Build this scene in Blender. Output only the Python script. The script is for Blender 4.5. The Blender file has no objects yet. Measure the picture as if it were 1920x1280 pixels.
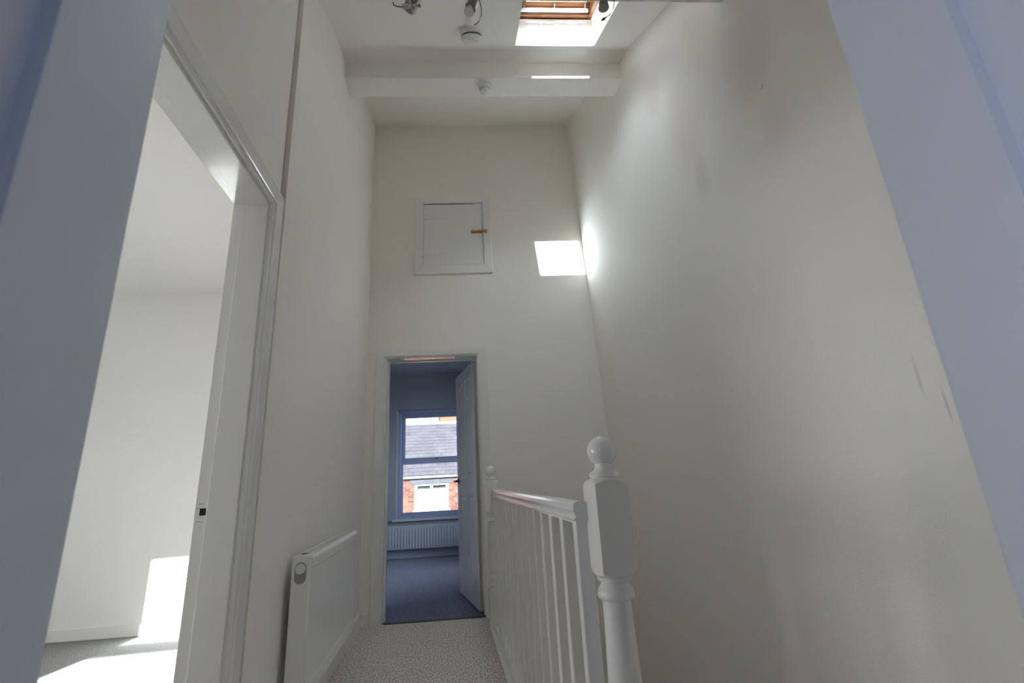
import bpy, bmesh, math, random
from mathutils import Vector, Matrix

random.seed(7)
SC = bpy.context.scene
COL = SC.collection
T = -0.081                       # the back walls, beams and roof stand 4.6 degrees off square
CT, ST = math.cos(T), math.sin(T)

# ------------------------------------------------------------------ camera
cam_d = bpy.data.cameras.new('camera')
cam = bpy.data.objects.new('camera', cam_d)
COL.objects.link(cam)
cam_d.sensor_width = 36.0
cam_d.lens = 16.518
cam_d.clip_start = 0.02
cam_d.clip_end = 400
Rm = Matrix(((0.98963, -0.01335, 0.14302), (-0.13360, 0.28302, 0.94976), (-0.05316, -0.95901, 0.27830)))
Rm = Rm @ Matrix(((1, 0, 0), (0, -1, 0), (0, 0, -1)))
cam.matrix_world = Matrix.Translation((0, 0, 1.0)) @ Rm.to_quaternion().to_matrix().to_4x4()
cam_d.dof.use_dof = True
cam_d.dof.focus_distance = 3.0
cam_d.dof.aperture_fstop = 7.0
SC.camera = cam

# ------------------------------------------------------------------ world, sun, exposure
world = bpy.data.worlds.new('world')
SC.world = world
world.use_nodes = True
wn = world.node_tree
wn.nodes.clear()
bg = wn.nodes.new('ShaderNodeBackground')
wo = wn.nodes.new('ShaderNodeOutputWorld')
bg.inputs[0].default_value = (0.89, 0.935, 1.0, 1)      # bright hazy sky
bg.inputs[1].default_value = 0.98
wn.links.new(bg.outputs[0], wo.inputs[0])

sun_d = bpy.data.lights.new('sun', 'SUN')
sun_d.energy = 4.1
sun_d.color = (0.88, 0.94, 1.0)
sun_d.angle = math.radians(0.53)
sun = bpy.data.objects.new('sun', sun_d)
COL.objects.link(sun)
SUN = Vector((0.168, 1.0, -0.452)).normalized()
sun.rotation_euler = SUN.to_track_quat('-Z', 'Y').to_euler()

SC.view_settings.view_transform = 'Standard'
SC.view_settings.look = 'None'
SC.view_settings.gamma = 1.0
SC.view_settings.use_curve_mapping = False
SC.view_settings.exposure = 4.5
cy = SC.cycles
cy.max_bounces = 14
cy.diffuse_bounces = 10
cy.glossy_bounces = 5
cy.transparent_max_bounces = 16
cy.transmission_bounces = 8
cy.use_denoising = True
cy.sample_clamp_indirect = 6.0
cy.caustics_reflective = False
cy.caustics_refractive = False


def area(name, loc, direction, sx, sy, power, color):
    d = bpy.data.lights.new(name, 'AREA')
    d.shape = 'RECTANGLE'
    d.size, d.size_y = sx, sy
    if power is None:
        d.cycles.is_portal = True
    else:
        d.energy = power
        d.color = color
    o = bpy.data.objects.new(name, d)
    COL.objects.link(o)
    o.location = loc
    o.rotation_euler = Vector(direction).to_track_quat('-Z', 'Z').to_euler()
    return o


SKYC = (0.80, 0.88, 1.0)
# window portals (they only guide the sampling of the sky through modelled openings, two of them added for light)
area('portal_side_room', (-2.45, 0.20, 1.55), (0, 1, 0), 1.25, 1.8, None, SKYC)
area('portal_back_room', (-0.1, 7.9, 1.3), (0, -1, 0), 1.3, 1.7, None, SKYC)
area('portal_front_room', (-1.80, -1.15, 1.48), (1, 0, 0), 1.3, 1.3, None, SKYC)
area('portal_back_room_side', (1.79, 5.92, 1.48), (-1, 0.08, 0), 1.3, 1.3, None, SKYC)
area('portal_side_room_left', (-4.56, 1.55, 1.45), (1, 0, 0), 1.4, 1.4, None, SKYC)
area('portal_skylight', (0.77, 2.05, 4.05), (0, -0.447, -0.894) and (0.0, 0.447, -0.894), 0.6, 0.9, None, SKYC)

# ------------------------------------------------------------------ helpers


def W(u, v, z=0.0):
    return Vector((u * CT - v * ST, u * ST + v * CT, z))


def newobj(name, bm, mat, parent=None, smooth=False, loc=None):
    me = bpy.data.meshes.new(name)
    bmesh.ops.recalc_face_normals(bm, faces=bm.faces[:])
    bm.to_mesh(me)
    bm.free()
    if smooth:
        for p in me.polygons:
            p.use_smooth = True
        me.set_sharp_from_angle(angle=math.radians(38))
    me.materials.append(mat)
    o = bpy.data.objects.new(name, me)
    COL.objects.link(o)
    if parent is not None:
        o.parent = parent
    if loc is not None:
        o.location = loc
    return o


def thing(name, label, cat, loc=(0, 0, 0), rot=(0, 0, 0), group=None):
    o = bpy.data.objects.new(name, None)
    COL.objects.link(o)
    o.empty_display_size = 0.1
    o.location = loc
    o.rotation_euler = rot
    o['label'] = label
    o['category'] = cat
    if group:
        o['group'] = group
    return o


def struct(o, label=None):
    o['kind'] = 'structure'
    if label:
        o['label'] = label
    return o


def sempty(name, loc=(0, 0, 0), rot=(0, 0, 0), label=None):
    o = bpy.data.objects.new(name, None)
    COL.objects.link(o)
    o.location = loc
    o.rotation_euler = rot
    return struct(o, label)


def box(bm, x0, x1, y0, y1, z0, z1, bevel=0.0, xf=None, seg=1):
    r = bmesh.ops.create_cube(bm, size=1.0)
    vs = r['verts']
    for v in vs:
        v.co = Vector((x0 + (v.co.x + .5) * (x1 - x0), y0 + (v.co.y + .5) * (y1 - y0), z0 + (v.co.z + .5) * (z1 - z0)))
    if bevel:
        es = set()
        for v in vs:
            es.update(v.link_edges)
        rr = bmesh.ops.bevel(bm, geom=list(es), offset=bevel, segments=seg, profile=0.6, affect='EDGES', clamp_overlap=True)
        vs = rr['verts']
    if xf:
        for v in vs:
            v.co = xf(v.co)
    return vs


def wf(c):
    return W(c.x, c.y, c.z)


def prism(bm, poly, a0, a1, axis='x', xf=None):
    """poly: list of 2D points; extruded along axis between a0 and a1"""
    def mk(p, a):
        if axis == 'x':
            return Vector((a, p[0], p[1]))
        if axis == 'y':
            return Vector((p[0], a, p[1]))
        return Vector((p[0], p[1], a))
    A = [mk(p, a0) for p in poly]
    B = [mk(p, a1) for p in poly]
    if xf:
        A = [xf(p) for p in A]
        B = [xf(p) for p in B]
    va = [bm.verts.new(p) for p in A]
    vb = [bm.verts.new(p) for p in B]
    n = len(poly)
    bm.faces.new(va)
    bm.faces.new(vb[::-1])
    for i in range(n):
        bm.faces.new((va[i], va[(i + 1) % n], vb[(i + 1) % n], vb[i]))


def lathe(bm, prof, seg=32, c=(0, 0, 0)):
    rings = []
    for r, z in prof:
        if r < 1e-5:
            rings.append([bm.verts.new((c[0], c[1], c[2] + z))])
        else:
            rings.append([bm.verts.new((c[0] + r * math.cos(2 * math.pi * k / seg), c[1] + r * math.sin(2 * math.pi * k / seg), c[2] + z)) for k in range(seg)])
    for a, b in zip(rings, rings[1:]):
        for k in range(seg):
            k2 = (k + 1) % seg
            if len(a) == 1 and len(b) == 1:
                continue
            if len(a) == 1:
                bm.faces.new((a[0], b[k], b[k2]))
            elif len(b) == 1:
                bm.faces.new((a[k], b[0], a[k2]))
            else:
                bm.faces.new((a[k], b[k], b[k2], a[k2]))
    if len(rings[0]) > 1:
        bm.faces.new(rings[0][::-1])
    if len(rings[-1]) > 1:
        bm.faces.new(rings[-1])


def tube(bm, pts, r, seg=8):
    pts = [Vector(p) for p in pts]
    rings = []
    n = len(pts)
    ref = Vector((0, 0, 1))
    for i, p in enumerate(pts):
        d = (pts[min(i + 1, n - 1)] - pts[max(i - 1, 0)]).normalized()
        rf = ref if abs(d.dot(ref)) < 0.95 else Vector((1, 0, 0))
        a = d.cross(rf).normalized()
        b = d.cross(a).normalized()
        rr = r[i] if isinstance(r, (list, tuple)) else r
        rings.append([bm.verts.new(p + a * (rr * math.cos(2 * math.pi * k / seg)) + b * (rr * math.sin(2 * math.pi * k / seg))) for k in range(seg)])
    for a, b in zip(rings, rings[1:]):
        for k in range(seg):
            bm.faces.new((a[k], b[k], b[(k + 1) % seg], a[(k + 1) % seg]))
    bm.faces.new(rings[0][::-1])
    bm.faces.new(rings[-1])


def B():
    return bmesh.new()


# ------------------------------------------------------------------ materials


def pmat(name, col, rough=0.5, bump=0.0, bscale=200, metallic=0.0, var=0.0, vscale=3.0, coat=0.0, spec=0.5):
    m = bpy.data.materials.new(name)
    m.use_nodes = True
    nt = m.node_tree
    p = nt.nodes['Principled BSDF']
    p.inputs['Base Color'].default_value = (*col, 1)
    p.inputs['Roughness'].default_value = rough
    p.inputs['Metallic'].default_value = metallic
    p.inputs['Specular IOR Level'].default_value = spec
    p.inputs['Coat Weight'].default_value = coat
    tc = nt.nodes.new('ShaderNodeTexCoord')
    if var:
        nz = nt.nodes.new('ShaderNodeTexNoise')
        nz.inputs['Scale'].default_value = vscale
        nz.inputs['Detail'].default_value = 4
        nt.links.new(tc.outputs['Object'], nz.inputs['Vector'])
        mr = nt.nodes.new('ShaderNodeMapRange')
        mr.inputs['From Min'].default_value = 0.3
        mr.inputs['From Max'].default_value = 0.7
        mr.inputs['To Min'].default_value = 1 - var
        mr.inputs['To Max'].default_value = 1 + var
        nt.links.new(nz.outputs['Fac'], mr.inputs['Value'])
        vm = nt.nodes.new('ShaderNodeVectorMath')
        vm.operation = 'SCALE'
        vm.inputs[0].default_value = col
        nt.links.new(mr.outputs[0], vm.inputs['Scale'])
        nt.links.new(vm.outputs[0], p.inputs['Base Color'])
    if bump:
        nb = nt.nodes.new('ShaderNodeTexNoise')
        nb.inputs['Scale'].default_value = bscale
        nb.inputs['Detail'].default_value = 3
        nt.links.new(tc.outputs['Object'], nb.inputs['Vector'])
        bp = nt.nodes.new('ShaderNodeBump')
        bp.inputs['Strength'].default_value = bump
        bp.inputs['Distance'].default_value = 0.002
        nt.links.new(nb.outputs['Fac'], bp.inputs['Height'])
        nt.links.new(bp.outputs[0], p.inputs['Normal'])
    return m


M = {}
M['wall'] = pmat('cream_emulsion', (0.85, 0.823, 0.765), 0.75, 0.25, 160, var=0.012, vscale=1.5)
M['wetgloss'] = pmat('fresh_white_gloss', (0.74, 0.735, 0.73), 0.02)
M['threshold'] = pmat('brown_threshold', (0.07, 0.06, 0.05), 0.8)
M['wall_side'] = pmat('white_emulsion', (0.82, 0.815, 0.79), 0.75, 0.2, 160)
M['ceil'] = pmat('ceiling_emulsion', (0.875, 0.852, 0.80), 0.8, 0.15, 160)
M['gloss'] = pmat('white_gloss_paint', (0.81, 0.80, 0.79), 0.13, 0.14, 45, coat=0.0)
M['satin'] = pmat('white_satin_paint', (0.80, 0.79, 0.775), 0.32, 0.12, 60)
M['rad'] = pmat('radiator_enamel', (0.86, 0.855, 0.83), 0.28)
M['plastic'] = pmat('white_plastic', (0.78, 0.78, 0.77), 0.35)
M['greyplastic'] = pmat('grey_plastic', (0.34, 0.34, 0.34), 0.5)
M['gapshade'] = pmat('gap_shade_plastic', (0.13, 0.13, 0.135), 0.6)  # dark tone paints shade into the gaps of both smoke alarms
M['dark'] = pmat('dark_void', (0.015, 0.013, 0.012), 0.8)
M['black'] = pmat('black_metal', (0.03, 0.03, 0.035), 0.35, metallic=0.3)
M['brass'] = pmat('aged_brass', (0.50, 0.36, 0.15), 0.38, metallic=0.85)
M['bronze'] = pmat('brushed_bronze_metal', (0.34, 0.32, 0.27), 0.42, metallic=0.35)
M['copper'] = pmat('copper_knob', (0.42, 0.22, 0.12), 0.35, metallic=0.8)
M['chrome'] = pmat('chrome', (0.7, 0.7, 0.7), 0.15, metallic=1.0)
M['bulbglass'] = pmat('bulb_glass', (0.72, 0.74, 0.70), 0.12)
M['brown'] = pmat('brown_sticker', (0.22, 0.10, 0.05), 0.6)
M['navy'] = pmat('slate_blue_emulsion', (0.235, 0.255, 0.31), 0.7, 0.1, 160)
M['navyceil'] = pmat('back_room_ceiling', (0.24, 0.26, 0.32), 0.8)
M['navygloss'] = pmat('slate_blue_eggshell', (0.38, 0.42, 0.50), 0.35)
M['upvc'] = pmat('grey_blue_window_frame', (0.22, 0.27, 0.42), 0.3)
M['slate'] = pmat('weathered_slate', (0.13, 0.125, 0.14), 0.75, 0.3, 30, var=0.22, vscale=2.2)
M['lead'] = pmat('ridge_mortar', (0.62, 0.61, 0.60), 0.8)
M['mortar'] = pmat('lime_mortar', (0.50, 0.42, 0.37), 0.9)
M['lintel'] = pmat('painted_stone_lintel', (0.15, 0.16, 0.175), 0.8, var=0.15, vscale=5)
M['gutter'] = pmat('gutter_shade', (0.05, 0.05, 0.055), 0.4)  # shade below the gutter, put into a dark colour
M['fascia'] = pmat('white_fascia', (0.8, 0.8, 0.8), 0.5)
M['yellowbrick'] = pmat('buff_brick', (0.28, 0.18, 0.10), 0.85, var=0.12, vscale=9)
M['asphalt'] = pmat('street_asphalt', (0.20, 0.20, 0.20), 0.9)
M['outer'] = pmat('outer_render', (0.55, 0.53, 0.50), 0.9)


def stained_wall():
    """right wall: same emulsion with a few damp patches and scuffs where the wall has them"""
    m = pmat('cream_emulsion_stained', (0.85, 0.823, 0.765), 0.75, 0.3, 160)
    nt = m.node_tree
    p = nt.nodes['Principled BSDF']
    tc = nt.nodes.new('ShaderNodeTexCoord')
    nz = nt.nodes.new('ShaderNodeTexNoise')
    nz.inputs['Scale'].default_value = 5
    nz.inputs['Detail'].default_value = 5
    nt.links.new(tc.outputs['Object'], nz.inputs['Vector'])
    prev = None
    cur = None
    base = nt.nodes.new('ShaderNodeRGB')
    base.outputs[0].default_value = (0.85, 0.823, 0.765, 1)
    cur = base.outputs[0]
    spots = [((1.32, 1.46, 2.72), (0.0, 0.17, 0.26), (0.69, 0.58, 0.53), 0.36),
             ((1.32, 2.02, 2.80), (0.0, 0.19, 0.30), (0.69, 0.59, 0.53), 0.40),
             ((1.32, 1.42, 2.33), (0.0, 0.08, 0.14), (0.64, 0.61, 0.56), 0.22),
             ((1.32, 1.95, 2.45), (0.0, 0.07, 0.12), (0.65, 0.58, 0.53), 0.35),
             ((1.32, 2.25, 3.25), (0.0, 0.10, 0.16), (0.72, 0.58, 0.48), 0.30),
             ((1.37, 1.175, 1.225), (0.0, 0.006, 0.065), (0.42, 0.41, 0.40), 0.35),
             ((1.37, 1.122, 1.13), (0.0, 0.0045, 0.05), (0.40, 0.39, 0.39), 0.45),
             ((1.31, 1.43, 2.52), (0.0, 0.01, 0.012), (0.35, 0.33, 0.30), 0.5)]
    for c, s, col, k in spots:
        mp = nt.nodes.new('ShaderNodeVectorMath')
        mp.operation = 'SUBTRACT'
        mp.inputs[1].default_value = c
        nt.links.new(tc.outputs['Object'], mp.inputs[0])
        dv = nt.nodes.new('ShaderNodeVectorMath')
        dv.operation = 'MULTIPLY'
        dv.inputs[1].default_value = (0.0, 1 / s[1], 1 / s[2])
        nt.links.new(mp.outputs[0], dv.inputs[0])
        ln = nt.nodes.new('ShaderNodeVectorMath')
        ln.operation = 'LENGTH'
        nt.links.new(dv.outputs[0], ln.inputs[0])
        ad = nt.nodes.new('ShaderNodeMath')
        ad.operation = 'ADD'
        sc = nt.nodes.new('ShaderNodeMath')
        sc.operation = 'MULTIPLY_ADD'
        nt.links.new(nz.outputs['Fac'], sc.inputs[0])
        sc.inputs[1].default_value = 0.6
        sc.inputs[2].default_value = -0.30
        nt.links.new(ln.outputs['Value'], ad.inputs[0])
        nt.links.new(sc.outputs[0], ad.inputs[1])
        mr = nt.nodes.new('ShaderNodeMapRange')
        mr.interpolation_type = 'SMOOTHSTEP'
        mr.inputs['From Min'].default_value = 0.3
        mr.inputs['From Max'].default_value = 1.3
        mr.inputs['To Min'].default_value = k
        mr.inputs['To Max'].default_value = 0
        nt.links.new(ad.outputs[0], mr.inputs['Value'])
        mx = nt.nodes.new('ShaderNodeMix')
        mx.data_type = 'RGBA'
        mx.inputs[7].default_value = (*col, 1)
        nt.links.new(mr.outputs[0], mx.inputs[0])
        nt.links.new(cur, mx.inputs[6])
        cur = mx.outputs[2]
    nt.links.new(cur, p.inputs['Base Color'])
    return m


def carpet(name, c1, c2, scale=330, rib=True):
    m = bpy.data.materials.new(name)
    m.use_nodes = True
    nt = m.node_tree
    p = nt.nodes['Principled BSDF']
    p.inputs['Roughness'].default_value = 0.95
    p.inputs['Specular IOR Level'].default_value = 0.1
    tc = nt.nodes.new('ShaderNodeTexCoord')
    mp = nt.nodes.new('ShaderNodeMapping')
    mp.inputs['Scale'].default_value = (1.0, 0.55, 1.0) if rib else (1, 1, 1)
    nt.links.new(tc.outputs['Object'], mp.inputs['Vector'])
    vo = nt.nodes.new('ShaderNodeTexVoronoi')
    vo.inputs['Scale'].default_value = scale
    vo.inputs['Randomness'].default_value = 0.65
    nt.links.new(mp.outputs[0], vo.inputs['Vector'])
    nz = nt.nodes.new('ShaderNodeTexNoise')
    nz.inputs['Scale'].default_value = scale * 0.45
    nz.inputs['Detail'].default_value = 5
    nt.links.new(mp.outputs[0], nz.inputs['Vector'])
    cr = nt.nodes.new('ShaderNodeValToRGB')
    cr.color_ramp.elements[0].position = 0.36
    cr.color_ramp.elements[0].color = (*c1, 1)
    cr.color_ramp.elements[1].position = 0.64
    cr.color_ramp.elements[1].color = (*c2, 1)
    nt.links.new(nz.outputs['Fac'], cr.inputs[0])
    nt.links.new(cr.outputs[0], p.inputs['Base Color'])
    bp = nt.nodes.new('ShaderNodeBump')
    bp.inputs['Strength'].default_value = 0.8
    bp.inputs['Distance'].default_value = 0.004
    bp.invert = True
    nt.links.new(vo.outputs['Distance'], bp.inputs['Height'])
    nt.links.new(bp.outputs[0], p.inputs['Normal'])
    return m


M['wallstain'] = stained_wall()
M['carpet'] = carpet('speckled_loop_carpet', (0.36, 0.33, 0.30), (1.0, 0.94, 0.86), 270)
M['carpet2'] = carpet('grey_twist_carpet', (0.18, 0.18, 0.183), (0.37, 0.37, 0.373), 260, False)
M['carpet3'] = carpet('back_room_carpet', (0.14, 0.16, 0.24), (0.26, 0.285, 0.40), 260, False)


def glass_mat(name, col):
    m = bpy.data.materials.new(name)
    m.use_nodes = True
    nt = m.node_tree
    nt.nodes.clear()
    o = nt.nodes.new('ShaderNodeOutputMaterial')
    t = nt.nodes.new('ShaderNodeBsdfTransparent')
    t.inputs[0].default_value = (*col, 1)
    g = nt.nodes.new('ShaderNodeBsdfGlossy')
    g.inputs['Roughness'].default_value = 0.02
    f = nt.nodes.new('ShaderNodeFresnel')
    f.inputs[0].default_value = 1.45
    mx = nt.nodes.new('ShaderNodeMixShader')
    nt.links.new(f.outputs[0], mx.inputs[0])
    nt.links.new(t.outputs[0], mx.inputs[1])
    nt.links.new(g.outputs[0], mx.inputs[2])
    nt.links.new(mx.outputs[0], o.inputs[0])
    return m


M['glass'] = glass_mat('clear_window_glass', (0.94, 0.96, 0.95))
M['glass_sky'] = glass_mat('skylight_glass', (0.78, 0.81, 0.85))
M['glass_west'] = glass_mat('side_room_west_glass', (0.72, 0.705, 0.68))
M['glass_side'] = glass_mat('tinted_side_glass', (0.65, 0.64, 0.625))
M['glass_back'] = glass_mat('tinted_back_glass', (0.33, 0.333, 0.335))
M['glass_front'] = glass_mat('tinted_front_glass', (0.53, 0.555, 0.625))
M['front'] = pmat('pale_blue_emulsion', (0.62, 0.68, 0.78), 0.7)
M['vinyl'] = pmat('pale_blue_grey_vinyl', (0.50, 0.54, 0.62), 0.5)


def pine_mat():
    m = pmat('varnished_pine', (0.40, 0.17, 0.06), 0.3)
    nt = m.node_tree
    p = nt.nodes['Principled BSDF']
    tc = nt.nodes.new('ShaderNodeTexCoord')
    mp = nt.nodes.new('ShaderNodeMapping')
    mp.inputs['Scale'].default_value = (2.0, 30.0, 30.0)
    nz = nt.nodes.new('ShaderNodeTexNoise')
    nz.inputs['Scale'].default_value = 3
    nz.inputs['Detail'].default_value = 6
    nt.links.new(tc.outputs['Object'], mp.inputs[0])
    nt.links.new(mp.outputs[0], nz.inputs['Vector'])
    cr = nt.nodes.new('ShaderNodeValToRGB')
    cr.color_ramp.elements[0].position = 0.3
    cr.color_ramp.elements[0].color = (0.11, 0.04, 0.015, 1)
    cr.color_ramp.elements[1].position = 0.7
    cr.color_ramp.elements[1].color = (0.22, 0.095, 0.04, 1)
    nt.links.new(nz.outputs['Fac'], cr.inputs[0])
    nt.links.new(cr.outputs[0], p.inputs['Base Color'])
    return m


M['pine'] = pine_mat()


def brick_mat():
    m = pmat('red_brick', (0.50, 0.22, 0.15), 0.9)
    nt = m.node_tree
    p = nt.nodes['Principled BSDF']
    g = nt.nodes.new('ShaderNodeNewGeometry')
    cr = nt.nodes.new('ShaderNodeValToRGB')
    cr.color_ramp.elements[0].color = (0.20, 0.065, 0.04, 1)
    cr.color_ramp.elements[1].color = (0.38, 0.17, 0.12, 1)
    nt.links.new(g.outputs['Random Per Island'], cr.inputs[0])
    nt.links.new(cr.outputs[0], p.inputs['Base Color'])
    return m


M['brick'] = brick_mat()

LX, LXN = -0.66, -0.68      # left wall face: far stretch, near stretch with the doorway
VB = 4.009                  # face of the back wall (rotated frame)
YSTEP = 1.862


def RX(z):
    return 1.402 - 0.0262 * z


# ------------------------------------------------------------------ shell
# floors
b = B()
prism(b, [(-0.70, 0.20), (1.40, 0.20), (1.40, 1.20), (0.385, 1.20), (0.385, 3.98), (-0.70, 4.09)], -0.25, 0.0, 'z')
o = newobj('floor', b, M['carpet'])
struct(o, 'grey-brown speckled loop carpet along the landing')
b = B()
box(b, -4.4, -0.70, 0.3, 4.8, -0.25, 0.0)
struct(newobj('floor_side_room', b, M['carpet2']), 'pale grey carpet of the sunlit side room')
b = B()
box(b, -1.15, 1.2, VB + 0.02, 7.45, -0.25, -0.003, xf=wf)
box(b, -1.85, -1.15, 4.31, 7.45, -0.25, -0.003, xf=wf)
struct(newobj('floor_back_room', b, M['carpet3']), 'dark blue-grey carpet of the room beyond the far door')
b = B()
box(b, -1.7, 2.1, -2.8, 0.21, -0.25, 0.0)
struct(newobj('floor_front_room', b, M['vinyl']))

# threshold strip at the far door
b = B()
box(b, -0.80, -0.055, VB - 0.012, VB + 0.028, 0.0, 0.004, 0.002, wf)
struct(newobj('trim_1', b, M['threshold']), 'dark threshold line across the far doorway')

# left wall
b = B()
box(b, -0.81, LX, YSTEP, 4.30, -2.8, 4.95)
o = newobj('wall_left', b, M['wall'])
struct(o, 'tall cream wall behind the radiator')
b = B()
DY0, DY1, DZ = 0.945, 1.745, 2.085
box(b, -0.81, LXN, 0.10, DY0 - .012, 0, 4.95)
box(b, -0.81, LXN, DY1 + .012, YSTEP - .013, 0, 4.95)
box(b, -0.81, LXN - .035, YSTEP - .014, YSTEP + .001, 0, 4.95)
box(b, -0.81, LXN, YSTEP - .014, YSTEP + .001, 0, DZ + .08)
box(b, -0.81, LXN, DY0 - .012, DY1 + .012, DZ + .012, 4.95)
struct(newobj('wall_left_near', b, M['wall']), 'cream wall panel above the left doorway')

# right wall (leans in slightly with height)
b = B()
prism(b, [(RX(-2.8), -2.8), (1.75, -2.8), (1.75, 4.95), (RX(4.95), 4.95)], 0.10, 4.30, 'y')
struct(newobj('wall_right', b, M['wallstain']), 'long cream wall beside the stairwell with faint damp patches')

# back wall with doorway and hatch hole
UL, UR, HZ = -0.818, -0.040, 2.047
b = B()
box(b, -1.2, UL - .012, VB, VB + .115, -2.8, 4.95, xf=wf)
box(b, UR + .012, 1.32, VB, VB + .115, -2.8, 4.95, xf=wf)
box(b, UL - .012, UR + .012, VB, VB + .115, HZ + .012, 2.915, xf=wf)
box(b, UL - .012, UR + .012, VB, VB + .115, -2.8, -0.01, xf=wf)
box(b, UL - .012, -0.500, VB, VB + .115, 2.915, 3.57, xf=wf)
box(b, 0.066 - .12, UR + .012, VB, VB + .115, 2.915, 3.57, xf=wf) if False else None
box(b, UL - .012, UR + .012, VB, VB + .115, 3.57, 4.95, xf=wf)
box(b, -0.500, UR + .012, VB + .05, VB + .115, 2.915, 3.57, xf=wf)
struct(newobj('wall_back', b, M['wall']), 'tall cream end wall of the landing')

# front wall holding the doorway the picture is taken from
FU0, FU1 = -0.327, 0.436     # lining faces in the rotated frame
FV0, FV1 = 0.245, 0.415
b = B()
box(b, -0.86, FU0 - .03, FV0, FV1 - .018, 0, 2.86, xf=wf)
box(b, FU1 + .03, 1.46, FV0, FV1 - .018, 0, 2.86, xf=wf)
box(b, FU0 - .03, FU1 + .03, FV0, FV1 - .018, 2.08, 2.86, xf=wf)
struct(newobj('wall_front', b, M['wall']))

# ceilings (roof slope in the rotated frame)


def zc(v):
    return 3.852 + 0.5 * (v - 2.555)


OU0, OU1, OV0, OV1 = 0.305, 0.852, 1.66, 2.503
b = B()


def slopepart(u0, u1, v0, v1, th=0.235):
    prism(b, [(v0, zc(v0)), (v1, zc(v1)), (v1, zc(v1) + th), (v0, zc(v0) + th)], u0, u1, 'x', wf)


slopepart(-1.1, OU0, 0.15, 2.56)
slopepart(OU1, 1.55, 0.15, 2.56)
slopepart(OU0, OU1, 0.15, OV0)
slopepart(OU0, OU1, OV1, 2.56)
struct(newobj('ceiling', b, M['ceil']), 'sloping cream ceiling around the skylight')
b = B()
prism(b, [(2.55, 3.852), (2.72, 3.866), (2.72, 4.12), (2.55, 4.12)], -1.1, 1.55, 'x', wf)
prism(b, [(2.80, 4.063), (4.30, 4.573), (4.30, 4.85), (2.80, 4.40)], -1.1, 1.55, 'x', wf)
struct(newobj('ceiling_far', b, M['ceil']), 'upper cream ceiling sloping up to the end wall')
b = B()
prism(b, [(2.680, 3.737), (2.685, 3.733), (2.850, 3.733), (2.856, 3.738), (2.856, 4.35), (2.680, 4.35)], -1.05, 1.5, 'x', wf)
struct(newobj('ceiling_beam', b, M['ceil']), 'boxed cream beam carrying the small detector')
b = B()
prism(b, [(1.44, 3.105), (1.445, 3.100), (1.625, 3.100), (1.63, 3.105), (1.63, 3.60), (1.44, 3.60)], -1.05, 1.5, 'x', wf)
struct(newobj('ceiling_beam', b, M['ceil']), 'boxed cream beam crossing the top of the view')

# stairwell below the landing
b = B()
box(b, 0.345, 0.377, 1.24, 3.98, -2.8, -0.005)
struct(newobj('wall_stairwell', b, M['wall']))
b = B()
box(b, 0.345, 1.50, 1.16, 1.195, -2.8, -0.25)
struct(newobj('wall_stairwell_front', b, M['wall']))
b = B()
box(b, 0.3, 1.8, 1.1, 4.3, -2.85, -2.75)
struct(newobj('floor_lower_hall', b, M['carpet']))
stair = thing('staircase', 'carpeted stair running down beside the right-hand wall', 'stairs', (0.395, 1.20, 0))
for i in range(9):
    b = B()
    z = -0.20 * (i + 1) - .04
    box(b, 0.0, 0.985, i * 0.235, (i + 1) * 0.235 + .02, z - 0.19, z, 0.012)
    newobj('step', b, M['carpet'], stair)

# side room (left)
b = B()
box(b, -4.6, -1.145, 4.191, 4.31, 0, 3.0, xf=wf)
struct(newobj('wall_side_room_back', b, M['wall_side']), 'bright cream wall seen through the left doorway')
b = B()
PY0, PY1, PZ0, PZ1 = 0.85, 2.25, 0.75, 2.15
box(b, -4.5, -4.3, 0.2, PY0, 0, 3.0)
box(b, -4.5, -4.3, PY1, 4.9, 0, 3.0)
box(b, -4.5, -4.3, PY0, PY1, 0, PZ0)
box(b, -4.5, -4.3, PY0, PY1, PZ1, 3.0)
struct(newobj('wall_side_room_left', b, M['wall_side']))
win = sempty('added_window_6')  # added window out of view, lighting the newel and right wall through the doorway
b = B()
for (y0, y1, z0, z1) in ((PY0, PY0 + .05, PZ0, PZ1), (PY1 - .05, PY1, PZ0, PZ1), (PY0, PY1, PZ0, PZ0 + .05), (PY0, PY1, PZ1 - .05, PZ1), (1.53, 1.57, PZ0, PZ1)):
    box(b, -4.43, -4.37, y0, y1, z0, z1)
newobj('window_frame', b, M['satin'], win)
b = B()
box(b, -4.402, -4.398, PY0, PY1, PZ0, PZ1)
newobj('pane', b, M['glass_west'], win)
WX0, WX1, WZ0, WZ1 = -2.985, -1.95, 0.62, 2.365
b = B()
box(b, -4.5, WX0, 0.30, 0.47, 0, 3.0)
box(b, WX1, -0.75, 0.30, 0.47, 0, 3.0)
box(b, WX0, WX1, 0.30, 0.47, 0, WZ0)
box(b, WX0, WX1, 0.30, 0.47, WZ1, 3.0)
struct(newobj('wall_side_room_front', b, M['wall_side']))
b = B()
box(b, -4.6, -0.70, 0.2, 4.9, 2.80, 3.05)
struct(newobj('ceiling_side_room', b, M['wall_side']), 'cream ceiling of the sunlit side room')
b = B()
box(b, -4.3, -1.14, 4.176, 4.195, 0, 0.085, 0.004, wf)
struct(newobj('baseboard_side_room', b, M['satin']), 'white skirting board in the side room')

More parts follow.
